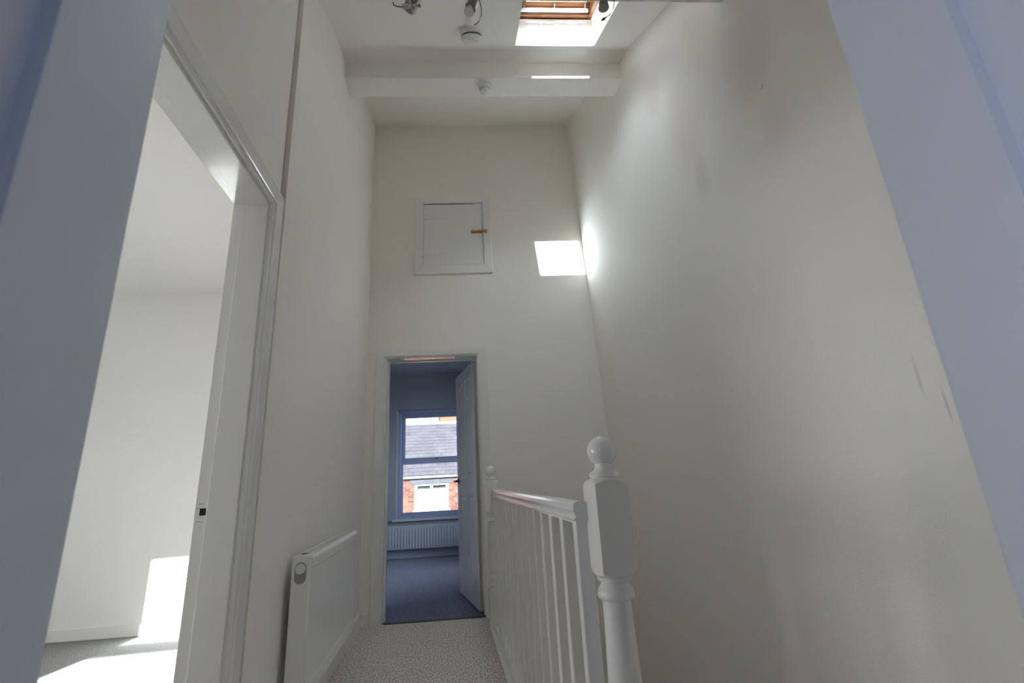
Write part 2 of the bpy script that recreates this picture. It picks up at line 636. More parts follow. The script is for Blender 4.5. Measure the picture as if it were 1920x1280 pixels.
win = sempty('window_3', (0, 0, 0))
b = B()
box(b, WX0, WX1, 0.33, 0.39, WZ0, WZ0 + .06)
box(b, WX0, WX0 + .002, 0.33, 0.39, WZ0, WZ1)
box(b, WX1 - .04, WX1, 0.33, 0.39, WZ0, WZ1)
box(b, WX0, WX1, 0.33, 0.39, WZ1 - .004, WZ1)
box(b, WX0, WX1, 0.33, 0.37, 1.625, 1.725)
newobj('window_frame', b, M['satin'], win)
b = B()
box(b, WX0, WX1, 0.348, 0.352, WZ0, WZ1)
newobj('pane', b, M['glass_side'], win)

# back room
b = B()
BV = 7.22
KU0, KU1, KZ0, KZ1 = -1.305, -0.16, 0.515, 2.075   # window opening
box(b, -1.9, KU0, BV, BV + .25, -0.3, 2.8, xf=wf)
box(b, KU1, 1.2, BV, BV + .25, -0.3, 2.8, xf=wf)
box(b, KU0, KU1, BV, BV + .25, -0.3, KZ0, xf=wf)
box(b, KU0, KU1, BV, BV + .25, KZ1, 2.8, xf=wf)
struct(newobj('wall_back_room_far', b, M['navy']), 'dark slate-blue wall around the far window')
b = B()
box(b, -1.85, -1.65, 4.31, 7.4, -0.3, 2.9, xf=wf)
struct(newobj('wall_back_room_left', b, M['navy']))
b = B()
SV0, SV1, SZ0, SZ1 = 5.4, 6.7, 0.85, 2.1
box(b, 1.0, 1.2, VB + .1, SV0, -0.3, 2.9, xf=wf)
box(b, 1.0, 1.2, SV1, 7.4, -0.3, 2.9, xf=wf)
box(b, 1.0, 1.2, SV0, SV1, -0.3, SZ0, xf=wf)
box(b, 1.0, 1.2, SV0, SV1, SZ1, 2.9, xf=wf)
struct(newobj('wall_back_room_right', b, M['navy']))
win = sempty('added_window_5')  # unseen window added to bring more daylight into the back room
b = B()
for (y0, y1, z0, z1) in ((SV0, SV0 + .05, SZ0, SZ1), (SV1 - .05, SV1, SZ0, SZ1), (SV0, SV1, SZ0, SZ0 + .05), (SV0, SV1, SZ1 - .05, SZ1), (6.02, 6.07, SZ0, SZ1)):
    box(b, 1.08, 1.14, y0, y1, z0, z1, xf=wf)
newobj('window_frame', b, M['satin'], win)
b = B()
box(b, 1.108, 1.112, SV0, SV1, SZ0, SZ1, xf=wf)
newobj('pane', b, M['glass'], win)
b = B()
box(b, -1.15, UL - .012, VB + .11, VB + .13, -0.3, 2.8, xf=wf)
box(b, -1.85, -1.10, 4.31, 4.33, -0.3, 2.8, xf=wf)
box(b, UR + .012, 1.6, VB + .11, VB + .13, -0.3, 2.8, xf=wf)
box(b, UL - .012, UR + .012, VB + .11, VB + .13, HZ + .012, 2.8, xf=wf)
struct(newobj('wall_back_room_near', b, M['navy']))
b = B()
box(b, -1.15, 1.2, VB + .11, 7.5, 2.635, 2.85, xf=wf)
box(b, -1.9, -1.15, 4.31, 7.5, 2.635, 2.85, xf=wf)
struct(newobj('ceiling_back_room', b, M['navyceil']))
b = B()
box(b, -1.65, 1.0, BV - .018, BV + .005, 0, 0.115, 0.004, wf)
struct(newobj('baseboard_back_room', b, M['navygloss']), 'dark skirting board below the far window')

# front room (behind the camera)
FC = 2.45
b = B()
QY0, QY1, QZ0, QZ1 = -1.75, -0.55, 0.85, 2.10
box(b, -1.75, -1.55, -2.8, 0.35, 0, QZ0)
box(b, -1.75, -1.55, -2.8, 0.35, QZ1, FC + .1)
box(b, -1.75, -1.55, -2.8, QY0, QZ0, QZ1)
box(b, -1.75, -1.55, QY1, 0.35, QZ0, QZ1)
struct(newobj('wall_front_room_left', b, M['front']))
b = B()
box(b, 1.9, 2.1, -2.8, 0.3, 0, FC + .1)
struct(newobj('wall_front_room_right', b, M['front']))
b = B()
box(b, -1.75, 2.1, -2.8, -2.6, 0, FC + .1)
struct(newobj('wall_front_room_back', b, M['front']))
b = B()
box(b, -1.75, -0.83, 0.22, 0.31, 0, FC + .1)
box(b, 1.40, 2.1, 0.10, 0.30, 0, FC + .1)
struct(newobj('wall_front_room_near', b, M['front']))
b = B()
box(b, -1.75, 2.1, -2.8, 0.33, FC, FC + .2)
struct(newobj('ceiling_front_room', b, M['front']))
win = sempty('window_4')
b = B()
for (y0, y1, z0, z1) in ((QY0, QY0 + .05, QZ0, QZ1), (QY1 - .05, QY1, QZ0, QZ1), (QY0, QY1, QZ0, QZ0 + .05), (QY0, QY1, QZ1 - .05, QZ1), (-1.175, -1.125, QZ0, QZ1)):
    box(b, -1.68, -1.62, y0, y1, z0, z1)
newobj('window_frame', b, M['satin'], win)
b = B()
box(b, -1.652, -1.648, QY0, QY1, QZ0, QZ1)
newobj('pane', b, M['glass_front'], win)

# ------------------------------------------------------------------ skylight (window_1)
SL = math.atan(0.5)
orig = W((OU0 + OU1) / 2, 2.503, 4.085)
sky_w = sempty('window_1', orig, (SL, 0, T), 'pine-framed skylight with a white vent bar')
hw = (OU1 - OU0) / 2
ln = 0.945
# local: x across, y up the slope (0 = upper edge), z out of the roof
b = B()
box(b, -hw - .03, hw + .03, -0.045, 0.05, -0.012, 0.10, 0.003)
newobj('frame_rail', b, M['pine'], sky_w)
b = B()
box(b, -hw - .03, hw + .03, -ln - .05, -ln + .05, -0.012, 0.10, 0.003)
newobj('frame_rail', b, M['pine'], sky_w)
for s in (-1, 1):
    b = B()
    xa, xb = sorted((s * (hw - .022), s * (hw + .03)))
    box(b, xa, xb, -ln, -0.0, -0.010, 0.10, 0.003)
    newobj('frame_stile', b, M['pine'], sky_w)
sash = newobj('sash', (lambda bb: (box(bb, -hw + .022, hw - .022, -0.094, -0.047, 0.045, 0.095, .003),
                                    box(bb, -hw + .022, hw - .022, -ln + .05, -0.797, 0.045, 0.095, .003),
                                    box(bb, -hw + .022, -.193, -ln + .06, -0.08, 0.045, 0.095, .003),
                                    box(bb, .223, hw - .022, -ln + .06, -0.08, 0.045, 0.095, .003), bb)[-1])(B()), M['pine'], sky_w)
b = B()
box(b, -.20, .23, -.80, -.09, 0.068, 0.074)
newobj('pane', b, M['glass_sky'], sash)
vb = newobj('vent_bar', (lambda bb: (box(bb, -.228, .238, -0.092, -0.070, -0.004, 0.012, .003, seg=2), bb)[-1])(B()), M['plastic'], sky_w)
for x in (-.205, 0.003, .215):
    b = B()
    box(b, x - .006, x + .006, -0.088, -0.074, 0.012, 0.055, .001)
    newobj('vent_hanger', b, M['chrome'], vb)

# ------------------------------------------------------------------ foreground door lining and architrave
fd = sempty('door_3', (0, 0, 0), (0, 0, T), 'blue-lit painted door frame around the near edge of the view')


def lining_side(u, s):
    # s = +1: opening lies towards +u
    b = B()
    a, c = sorted((u, u - s * .032))
    box(b, a, c, FV0 + .06, FV1 - .004, 0, 2.09, 0.0015, seg=2)
    newobj('door_lining', b, M['satin'], fd)
    b = B()
    a, c = sorted((u - s * .014, u - s * .034))
    box(b, a, c, FV0 - .005, FV0 + .066, 0, 2.09, 0.0015)
    newobj('door_rebate', b, M['satin'], fd)
    b = B()
    a, c = sorted((u - s * .004, u - s * .075))
    box(b, a, c, FV1 - .018, FV1 + .003, 0, 2.13, 0.004, seg=3)
    newobj('architrave', b, M['satin'], fd)
    b = B()
    a, c = sorted((u - s * .020, u - s * .085))
    box(b, a, c, FV0 - .020, FV0 - .002, 0, 2.13, 0.004, seg=3)
    newobj('architrave', b, M['satin'], fd)


lining_side(FU0, 1)
lining_side(FU1, -1)
b = B()
box(b, FU0 - .03, FU1 + .03, FV0 + .06, FV1 - .004, 2.05, 2.085, 0.0015)
newobj('door_lining', b, M['satin'], fd)
b = B()
box(b, FU0 - .09, FU1 + .09, FV1 - .018, FV1 + .003, 2.055, 2.13, 0.004)
newobj('architrave', b, M['satin'], fd)

# ------------------------------------------------------------------ left doorway (door_2)
d2 = sempty('door_2', (0, 0, 0), label='white gloss door frame of the sunlit side room')
# far jamb: face towards camera at y = DY1; rebate beyond x < -0.774
b = B()
box(b, -0.774, LXN - .002, DY1, DY1 + .024, 0, DZ + .02, .0015)
newobj('jamb', b, M['gloss'], d2)
b = B()
JZ = 0.947
# rebated half of the jamb, built around the latch mortice
box(b, -0.814, -0.772, DY1 + .010, DY1 + .03, 0, JZ - .011, .001)
box(b, -0.814, -0.772, DY1 + .010, DY1 + .03, JZ + .011, DZ + .02, .001)
box(b, -0.814, -0.800, DY1 + .010, DY1 + .03, JZ - .012, JZ + .012)
box(b, -0.780, -0.772, DY1 + .010, DY1 + .03, JZ - .012, JZ + .012)
newobj('jamb_rebate', b, M['gloss'], d2)
b = B()
box(b, -0.801, -0.779, DY1 + .0112, DY1 + .016, JZ - .012, JZ + .012)
newobj('latch_mortice', b, M['dark'], d2)['label'] = 'dark latch hole cut in the jamb'
b = B()
for dz in (-.031, .024):
    box(b, -0.806, -0.790, DY1 + .0092, DY1 + .0105, JZ + dz, JZ + dz + .002)
box(b, -0.812, -0.800, DY1 + .0092, DY1 + .0105, JZ + .011, JZ + .0125)
newobj('keep_scratch', b, M['greyplastic'], d2)
b = B()
box(b, -0.774, LXN - .002, DY0 - .024, DY0, 0, DZ + .02, .0015)
box(b, -0.814, -0.772, DY0 - .03, DY0 - .010, 0, DZ + .02, .001)
newobj('jamb', b, M['gloss'], d2)
b = B()
box(b, -0.774, LXN - .002, DY0 - .005, DY1 + .005, DZ, DZ + .024, .0015)
newobj('lining_head', b, M['gloss'], d2)
b = B()
box(b, -0.814, -0.772, DY0 - .01, DY1 + .012, DZ + .010, DZ + .03, .001)
newobj('head_rebate', b, M['gloss'], d2)


def archi_profile(w, t):
    # (across from the opening edge, thickness); ovolo bead on the opening edge
    return [(0, 0), (0, t * .45), (.004, t * .62), (.010, t * .66), (.0115, t * .82), (.014, t * .95), (.018, t), (w - .002, t), (w, t - .002), (w, 0)]


# architrave with mitred corners: sweep profile round the opening path
def sweep_archi(bm, path, prof, xf):
    # path: list of (corner a, z, out_a, out_z); prof (w, t)
    rings = []
    for (a, z, oa, oz) in path:
        rings.append([bm.verts.new(xf(a + oa * w, z + oz * w, t)) for w, t in prof])
    n = len(prof)
    for r0, r1 in zip(rings, rings[1:]):
        for k in range(n):
            bm.faces.new((r0[k], r0[(k + 1) % n], r1[(k + 1) % n], r1[k]))
    bm.faces.new(rings[0])
    bm.faces.new(rings[-1][::-1])


pr = archi_profile(0.080, 0.022)
ye, yn, ze = DY1 + .014, DY0 - .014, DZ + .014
xfL = lambda a, z, t: Vector((LXN + t, a, z))
b = B()
sweep_archi(b, [(ye, 0, 1, 0), (ye, ze, 1, 1)], pr, xfL)
newobj('architrave', b, M['gloss'], d2)
b = B()
sweep_archi(b, [(ye, ze, 1, 1), (yn, ze, -1, 1)], pr, xfL)
newobj('architrave', b, M['gloss'], d2)
b = B()
sweep_archi(b, [(yn, ze, -1, 1), (yn, 0, -1, 0)], pr, xfL)
newobj('architrave', b, M['gloss'], d2)

# ------------------------------------------------------------------ back doorway (door_1)
d1 = sempty('door_1', (0, 0, 0), (0, 0, T), 'white six-panel door standing open at the end of the landing')
b = B()
box(b, UL - .022, UL, VB - .001, VB + .135, 0, HZ + .02, .0015)
newobj('jamb', b, M['satin'], d1)
b = B()
box(b, UR, UR + .022, VB - .001, VB + .135, 0, HZ + .02, .0015)
newobj('jamb', b, M['satin'], d1)
b = B()
box(b, UL - .02, UR + .02, VB - .001, VB + .135, HZ, HZ + .022, .0015)
newobj('lining_head', b, M['wetgloss'], d1)
b = B()
box(b, UL, UL + .012, VB + .05, VB + .09, 0, HZ)
box(b, UR - .012, UR, VB + .05, VB + .09, 0, HZ)
box(b, UL, UR, VB + .105, VB + .134, HZ - .010, HZ)
newobj('door_stop', b, M['satin'], d1)
pr2 = archi_profile(0.082, 0.018)
pr2h = archi_profile(0.066, 0.018)
xfB = lambda a, z, t: Vector((a, VB - t, z))


def archi_back(path_side, name='architrave'):
    b = B()
    rings = []
    for (a, z, oa, oz) in path_side:
        rings.append([b.verts.new(xfB(a + oa * w, z + oz * w * (0.066 / 0.086), t)) for w, t in pr2])
    n = len(pr2)
    for k in range(n):
        b.faces.new((rings[0][k], rings[0][(k + 1) % n], rings[1][(k + 1) % n], rings[1][k]))
    b.faces.new(rings[0])
    b.faces.new(rings[1][::-1])
    newobj(name, b, M['satin'], d1)


al, ar, ah = UL - .006, UR + .003, HZ + .006
archi_back([(al, 0, -1, 0), (al, ah, -1, 1)])
archi_back([(al, ah, -1, 1), (ar, ah, 1, 1)])
archi_back([(ar, ah, 1, 1), (ar, 0, 1, 0)])

# door leaf, hinged on the right jamb, swung into the back room
hinge = W(UR - .012, VB + .135)
free = Vector((0.168, 4.78))
dv = Vector((free.x - hinge.x, free.y - hinge.y))
dv = dv.normalized()
ang = math.atan2(dv.y, dv.x)
LW, LH, LT = 0.765, 2.025, 0.036
leaf = bpy.data.objects.new('door_leaf', None)
COL.objects.link(leaf)
leaf.parent = d1
leaf.matrix_parent_inverse = Matrix.Identity(4)
leaf.location = Matrix.Rotation(-T, 4, 'Z') @ Vector((hinge.x, hinge.y, 0.008))
leaf.rotation_euler = (0, 0, ang - T)
# local x from hinge to free edge, +y = the face the camera sees (left side)
rows = [(0.235, 0.86), (1.03, 1.60), (1.70, 1.90)]
cols = [(0.105, 0.335), (0.407, 0.637)]
FY = 0.0
b = B()
box(b, 0, LW, FY + .009, FY + LT - .009, 0, LH)
# stiles and rails proud of the panel ground
for (x0, x1) in ((0, cols[0][0]), (cols[0][1], cols[1][0]), (cols[1][1], LW)):
    box(b, x0, x1, FY, FY + LT, 0, LH, .003)
zz = [0] + [z for r in rows for z in r] + [LH]
for i in range(0, len(zz), 2):
    for (x0, x1) in cols:
        box(b, x0 - .004, x1 + .004, FY, FY + LT, zz[i], zz[i + 1], .003)
newobj('leaf_frame', b, M['gloss'], leaf)
for (z0, z1) in rows:
    for (x0, x1) in cols:
        b = B()
        box(b, x0 + .022, x1 - .022, FY + .003, FY + LT - .003, z0 + .022, z1 - .022, .005)
        newobj('panel', b, M['gloss'], leaf)
b = B()
for s, yb in ((1, LT), (-1, 0)):
    lathe(b, [(.026, 0), (.026, .006), (.011, .009), (.011, .045)], 16, (0, 0, 0))
    for v in b.verts:
        if not v.tag:
            p = v.co.copy()
            v.co = Vector((LW - .062 + p.x, yb + s * p.z, 0.99 + p.y))
            v.tag = True
    nv = len(b.verts)
    tube(b, [(LW - .062, yb + s * .042, 0.99), (LW - .10, yb + s * .048, 0.99), (LW - .17, yb + s * .046, 0.988)], [.010, .009, .007], 10)
    for v in b.verts:
        v.tag = True
newobj('door_handle', b, M['black'], leaf)
for z in (0.25, 1.75):
    b = B()
    tube(b, [(-.004, -.003, z - .045), (-.004, -.003, z + .045)], .006, 10)
    newobj('hinge', b, M['satin'], leaf)

# ------------------------------------------------------------------ skirting boards
b = B()
prism(b, [(LX - .003, 0), (LX + .015, 0), (LX + .015, .078), (LX + .009, .088), (LX - .003, .092)], YSTEP + .003, 4.06, 'y')
struct(newobj('baseboard_left', b, M['satin']), 'white skirting board below the radiator')
b = B()
prism(b, [(VB + .003, 0), (VB - .015, 0), (VB - .015, .078), (VB - .009, .088), (VB + .003, .092)], -0.99, UL - .090, 'x', wf)
struct(newobj('baseboard_back', b, M['satin']), 'short white skirting board left of the far door frame')
b = B()
prism(b, [(VB + .003, 0), (VB - .015, 0), (VB - .015, .078), (VB - .009, .088), (VB + .003, .092)], UR + .088, 0.06, 'x', wf)
struct(newobj('baseboard_back', b, M['satin']))

# ------------------------------------------------------------------ loft hatch
hatch = thing('loft_hatch', 'white square loft hatch with brass bolt high on the end wall', 'hatch', W(-0.22, VB, 3.23), (0, 0, T))
# local x along the wall, y into the wall
hu = lambda u: u + 0.22
L0, L1, Z0, Z1 = hu(-0.585), hu(0.132), 2.830 - 3.23, 3.634 - 3.23
I0, I1, J0, J1 = hu(-0.503), hu(0.060), 2.917 - 3.23, 3.568 - 3.23


def frame_piece(pts):
    b = B()
    prism(b, pts, -.022, .004, 'y')
    es = [e for e in b.edges]
    bmesh.ops.bevel(b, geom=es, offset=.0025, segments=1, affect='EDGES', clamp_overlap=True)
    newobj('hatch_frame', b, M['satin'], hatch)


frame_piece([(L0, Z0), (L1, Z0), (I1, J0), (I0, J0)])
frame_piece([(L0, Z1), (L1, Z1), (I1, J1), (I0, J1)])
frame_piece([(L0, Z0), (I0, J0), (I0, J1), (L0, Z1)])
frame_piece([(L1, Z0), (I1, J0), (I1, J1), (L1, Z1)])
b = B()
box(b, I0 + .004, I1 - .010, -.012, .006, J0 + .005, J1 - .012, .002)
newobj('hatch_door', b, M['satin'], hatch)
b = B()
box(b, I0 - .002, I1 + .002, .008, .030, J0 - .002, J1 + .002)
newobj('hatch_void', b, M['dark'], hatch)
for zc_ in (3.408 - 3.23, 3.037 - 3.23):
    b = B()
    box(b, I0 - .020, I0 - .003, -.0265, -.0215, zc_ - .032, zc_ + .032, .001)
    tube(b, [(I0 + .002, -.026, zc_ - .034), (I0 + .002, -.026, zc_ + .034)], .0045, 8)
    prism(b, [(I0 + .004, zc_ - .014), (I0 + .21, zc_ - .006), (I0 + .225, zc_), (I0 + .21, zc_ + .006), (I0 + .004, zc_ + .014)], -.0165, -.0115, 'y')
    for k in (.05, .12, .19):
        lathe(b, [(.004, 0), (.003, .002), (0, .0025)], 8, (0, 0, 0))
        for v in b.verts[-17:] if False else [v for v in b.verts if v.co.length < .01]:
            p = v.co.copy()
            v.co = Vector((I0 + k + p.x, -.0165 - p.z, zc_ + p.y))
    newobj('strap_hinge', b, M['satin'], hatch)
b = B()
zb = 3.257 - 3.23
box(b, hu(-.058), hu(.052), -.0155, -.011, zb - .017, zb + .017, .0015)
box(b, hu(.066), hu(.096), -.0265, -.0215, zb - .017, zb + .017, .0015)
bolt = newobj('door_bolt', b, M['brass'], hatch)
b = B()
tube(b, [(hu(-.050), -.022, zb), (hu(.092), -.026, zb)], .0065, 10)
newobj('bolt_rod', b, M['brass'], bolt)
for u0 in (-.048, .030, .070):
    b = B()
    box(b, hu(u0), hu(u0 + .014), -.034, -.014, zb - .012, zb + .012, .004)
    newobj('bolt_keeper', b, M['brass'], bolt)
b = B()
tube(b, [(hu(.015), -.024, zb), (hu(.015), -.045, zb)], .005, 8)
newobj('bolt_knob', b, M['brass'], bolt)

# ------------------------------------------------------------------ radiator
RY0, RY1, RZ0, RZ1 = 2.235, 3.262, 0.195, 0.738
RFX, RBX = -0.553, -0.634
rad = thing('radiator', 'white panel radiator on the left wall of the landing', 'radiator', (LX, (RY0 + RY1) / 2, 0))


def rl(x):
    return x - LX


yc = (RY0 + RY1) / 2
ry0, ry1 = RY0 - yc, RY1 - yc
b = B()
prof = [(rl(RFX) - .016, RZ1 - .004), (rl(RFX) - .009, RZ1 - .0045), (rl(RFX) - .005, RZ1 - .007), (rl(RFX) - .002, RZ1 - .012),
        (rl(RFX) - .0005, RZ1 - .020), (rl(RFX) + .0005, RZ1 - .050), (rl(RFX) - .001, RZ1 - .054), (rl(RFX) - .0045, RZ1 - .057), (rl(RFX) - .0045, RZ0 + .058), (rl(RFX) - .001, RZ0 + .052),
        (rl(RFX) - .002, RZ0 + .012), (rl(RFX) - .008, RZ0), (rl(RFX) - .016, RZ0), (rl(RFX) - .020, RZ0 + .02), (rl(RFX) - .020, RZ1 - .012)]
prism(b, prof, ry0 + .003, ry1 - .003, 'y')
newobj('front_panel', b, M['rad'], rad)
b = B()
box(b, rl(RBX) + .004, rl(RBX) + .016, ry0 + .01, ry1 - .01, RZ0 + .005, RZ1 - .01, .004)
newobj('back_panel', b, M['rad'], rad)


def end_cap(y0, y1, name='end_cap'):
    b = B()
    box(b, rl(RBX), rl(RFX) - .010, y0, y1, RZ0 + .002, RZ1 - .002, .005, seg=3)
    return newobj(name, b, M['rad'], rad)


ec = end_cap(ry0 - .012, ry0 + .010)
end_cap(ry1 - .010, ry1 + .012)
# oval recess with round plug on the near end cap
b = B()
cx_, cz_ = (rl(RBX) + rl(RFX) - .010) / 2, RZ1 - .062
vsn = []
pts = []
for k in range(32):
    a = 2 * math.pi * k / 32
    pts.append((cx_ + .0235 * math.cos(a), cz_ - .0 + .0235 * math.sin(a) + (.012 if math.sin(a) > 0 else -.024)))
prism(b, pts, ry0 - .0128, ry0 - .0115, 'y')
newobj('oval_recess', b, M['greyplastic'], ec)
b = B()
lathe(b, [(.0205, 0), (.0205, .004), (.018, .006), (0, .006)], 32)
for v in b.verts:
    p = v.co.copy()
    v.co = Vector((cx_ + p.x, ry0 - .0126 - p.z, cz_ + .010 + p.y))
newobj('vent_plug', b, M['plastic'], ec)
# top grille with slots
b = B()
gx0, gx1 = rl(RBX) + .006, rl(RFX) - .014
box(b, gx0, gx0 + .006, ry0 + .008, ry1 - .008, RZ1 - .008, RZ1 - .001, .001)
box(b, gx1 - .008, gx1, ry0 + .008, ry1 - .008, RZ1 - .008, RZ1 - .001, .001)
n = 56
for k in range(n + 1):
    y = ry0 + .008 + (ry1 - ry0 - .016) * k / n
    box(b, gx0, gx1, y - .0028, y + .0058, RZ1 - .006, RZ1 - .002)
for k in range(3):
    x = gx0 + (gx1 - gx0) * (k + 1) / 4
    box(b, x - .002, x + .002, ry0 + .008, ry1 - .008, RZ1 - .006, RZ1 - .002)
newobj('top_grille', b, M['rad'], rad)
b = B()
box(b, gx0 + .014, gx0 + .036, ry0 + .035, ry0 + .065, RZ1 - .0015, RZ1 - .0005)
newobj('sticker', b, M['brown'], rad)['label'] = 'small brown sticker'
b = B()
fm = []
n = 90
for k in range(n):
    y = ry0 + .02 + (ry1 - ry0 - .04) * k / (n - 1)
    box(b, gx0 + .012, gx1 - .008, y - .0008, y + .0008, RZ0 + .005, RZ1 - .05)
o = newobj('convector_fins', b, M['rad'], rad)
b = B()
n = 40
for k in range(n):
    y = ry0 + .02 + (ry1 - ry0 - .04) * k / (n - 1)
    box(b, rl(RFX) - .012, rl(RFX) - .004, y - .006, y + .006, RZ0 - .004, RZ0 + .006, .001)
newobj('lower_seam', b, M['rad'], rad)
for yy in (ry0 + .15, ry1 - .15):
    b = B()
    box(b, 0, rl(RBX) + .006, yy - .02, yy + .02, RZ0 + .08, RZ1 - .08, .001)
    newobj('wall_bracket', b, M['rad'], rad)
for yy in (ry0 + .02, ry0 + .10):
    b = B()
    tube(b, [(.034, yy, RZ0 + .03), (.034, yy, 0.0)], .0075, 12)
    newobj('pipe', b, M['plastic'], rad)

# back-room radiator under the window
rad2 = thing('radiator', 'low dark radiator under the window of the back room', 'radiator', W(-0.75, BV, 0), (0, 0, T))
b = B()
box(b, -.75, .75, -.085, -.055, .125, .432, .006, seg=2)
for k in range(36):
    x = -.71 + k * .0406
    box(b, x, x + .018, -.089, -.084, .15, .41, .002)
newobj('front_panel', b, M['navygloss'], rad2)
b = B()
box(b, -.745, .745, -.055, -.001, .14, .43, .004)
newobj('back_panel', b, M['navygloss'], rad2)
for x in (-.70, .70):
    b = B()
    tube(b, [(x, -.05, .15), (x, -.05, 0.0)], .008, 10)
    newobj('pipe', b, M['navygloss'], rad2)

# ------------------------------------------------------------------ balustrade
bal = thing('stair_balustrade', 'white painted stair balustrade with ball-topped newels beside the stairwell', 'balustrade', (0.35, 1.245, 0))
ox, oy = 0.35, 1.245


def sq_block(bm, h, z0, z1, cut):
    """square block whose faces end in an arc (turned shoulders)"""
    n = 10
    def ring(fr, z):
        out = []
        for s in range(4):
            for k in range(n):
                a = -math.pi / 4 + math.pi / 2 * k / n + s * math.pi / 2
                ca = math.cos(a - s * math.pi / 2)
                sqr = h / ca
                r = min(sqr, fr)
                out.append((r * math.cos(a), r * math.sin(a), z))
        return out
    rings = []
    hc = h * 1.4143
    m = 7
    for i in range(m + 1):
        f = i / m
        rings.append(ring(h * .80 + (hc - h * .80) * math.sin(f * math.pi / 2), z0 + cut * f))
    for i in range(m + 1):
        f = 1 - i / m
        rings.append(ring(h * .80 + (hc - h * .80) * math.sin(f * math.pi / 2), z1 - cut * f))
    vv = [[bm.verts.new(p) for p in r] for r in rings]
    N = len(vv[0])
    for a, c in zip(vv, vv[1:]):
        for k in range(N):
            bm.faces.new((a[k], a[(k + 1) % N], c[(k + 1) % N], c[k]))
    bm.faces.new(vv[0][::-1])
    bm.faces.new(vv[-1])


def newel(x, y, rz, dz=0.0, full=True):
    r = bpy.data.objects.new('newel_post', None)
    COL.objects.link(r)
    r.parent = bal
    r.location = (x - ox, y - oy, dz)
    r.rotation_euler = (0, 0, rz)
    b = B()
    sq_block(b, .0445, .751, .987, .020)
    newobj('newel_block', b, M['satin'], r)
    b = B()
    lathe(b, [(.034, .978), (.034, .988), (.0375, .991), (.0385, .996), (.036, 1.001), (.029, 1.006), (.0235, 1.010), (.021, 1.018), (.0225, 1.030)], 32)
    newobj('newel_collar', b, M['satin'], r, smooth=True)
    b = B()
    R0 = .0385
    pf = [(R0 * math.sin(a), 1.0555 - R0 * math.cos(a)) for a in [math.pi * k / 24 for k in range(25)]]
    lathe(b, pf, 40)
    newobj('newel_ball', b, M['gloss'], r, smooth=True)
    b = B()
    lathe(b, [(.034, .760), (.036, .754), (.041, .7515), (.0425, .748), (.041, .7445), (.034, .742), (.0325, .738), (.036, .733), (.0425, .724), (.0455, .714), (.0445, .707), (.041, .7025), (.036, .7005), (.0345, .6985)], 40)
    newobj('newel_ring', b, M['satin'], r, smooth=True)
    b = B()
    lathe(b, [(.0335, .705), (.0345, .69), (.0370, .60), (.0405, .50), (.0420, .45), (.043, .42), (.041, .385), (.033, .36), (.030, .35), (.036, .342), (.040, .332), (.036, .322), (.032, .315), (.038, .30), (.043, .288), (.043, .278), (.036, .27), (.033, .255)], 16)
    newobj('newel_column', b, M['satin'], r, smooth=True)
    b = B()
    sq_block(b, .0445, -0.20, .272, .020)
    newobj('newel_base', b, M['satin'], r)


newel(0.413, 1.247, math.radians(4.0))
newel(0.332, 3.655, 0.0, 0.004)

# handrail
b = B()
hx0, hx1 = 0.329 - ox, 0.370 - ox
zt = .932
prof = [(hx0 + .004, zt - .050), (hx0 + .000, zt - .047), (hx0 + .0005, zt - .042), (hx0 + .006, zt - .039), (hx0 + .003, zt - .032), (hx0 - .001, zt - .022), (hx0 + .000, zt - .010), (hx0 + .005, zt - .003), (hx0 + .014, zt),
        (hx1 - .010, zt), (hx1 - .003, zt - .003), (hx1, zt - .010), (hx1, zt - .044), (hx1 - .003, zt - .050)]
prism(b, prof, 1.272 - oy, 3.625 - oy, 'y')
newobj('handrail', b, M['gloss'], bal)
b = B()
box(b, 0.336 - ox, 0.366 - ox, 1.28 - oy, 3.62 - oy, zt - .056, zt - .048)
newobj('rail_fillet', b, M['satin'], bal)
# balusters
yb0 = 1.300
proto = None
for k in range(15):
    y = yb0 + .1555 * k
    if proto is None:
        b = B()
        box(b, 0.3345 - ox, 0.3745 - ox, -.016, .016, 0.030, zt - .052, .0025)
        proto = newobj('baluster', b, M['satin'], bal)
        proto.location = (0, y - oy, 0)
    else:
        c = proto.copy()
        COL.objects.link(c)
        c.parent = bal
        c.location = (0, y - oy, 0)
# base rail and nosing at the carpet edge
b = B()
prism(b, [(0.292 - ox, 0), (0.292 - ox, .012), (0.296 - ox, .016), (0.312 - ox, .017), (0.318 - ox, .024), (0.322 - ox, .030), (0.385 - ox, .030), (0.392 - ox, .022), (0.392 - ox, -.24), (0.378 - ox, -.24), (0.378 - ox, 0)], 1.26 - oy, 3.69 - oy, 'y')
newobj('base_rail', b, M['gloss'], bal)

# ------------------------------------------------------------------ smoke alarms


def alarm_mesh(scale, body, tilt_label=None):
    pass


al1 = thing('smoke_alarm', 'large round white smoke alarm on the sloping ceiling', 'smoke alarm', W(0.010, 2.330, zc(2.330)), (0, 0, T))
al1.rotation_euler = Matrix.Rotation(T, 3, 'Z').to_4x4().to_euler()
al1.rotation_mode = 'XYZ'
m_ = Matrix.Rotation(T, 4, 'Z') @ Matrix.Rotation(SL, 4, 'X')
al1.rotation_euler = m_.to_euler()
b = B()
lathe(b, [(0, 0), (.070, 0), (.072, -.004), (.072, -.018), (.069, -.024)], 40)
newobj('alarm_base', b, M['plastic'], al1)
b = B()
lathe(b, [(.064, -.020), (.062, -.034)], 40)
newobj('vent_gap', b, M['gapshade'], al1)
b = B()
lathe(b, [(.064, -.034), (.068, -.037), (.066, -.046), (.058, -.055), (.040, -.060), (0, -.062)], 40)
newobj('alarm_cover', b, M['plastic'], al1, smooth=True)
b = B()
for k in range(7):
    a = 0.55 + k * .06
    box(b, -.022 + k * .006, -.020 + k * .006, -.045, -.030, -.0615, -.0590)
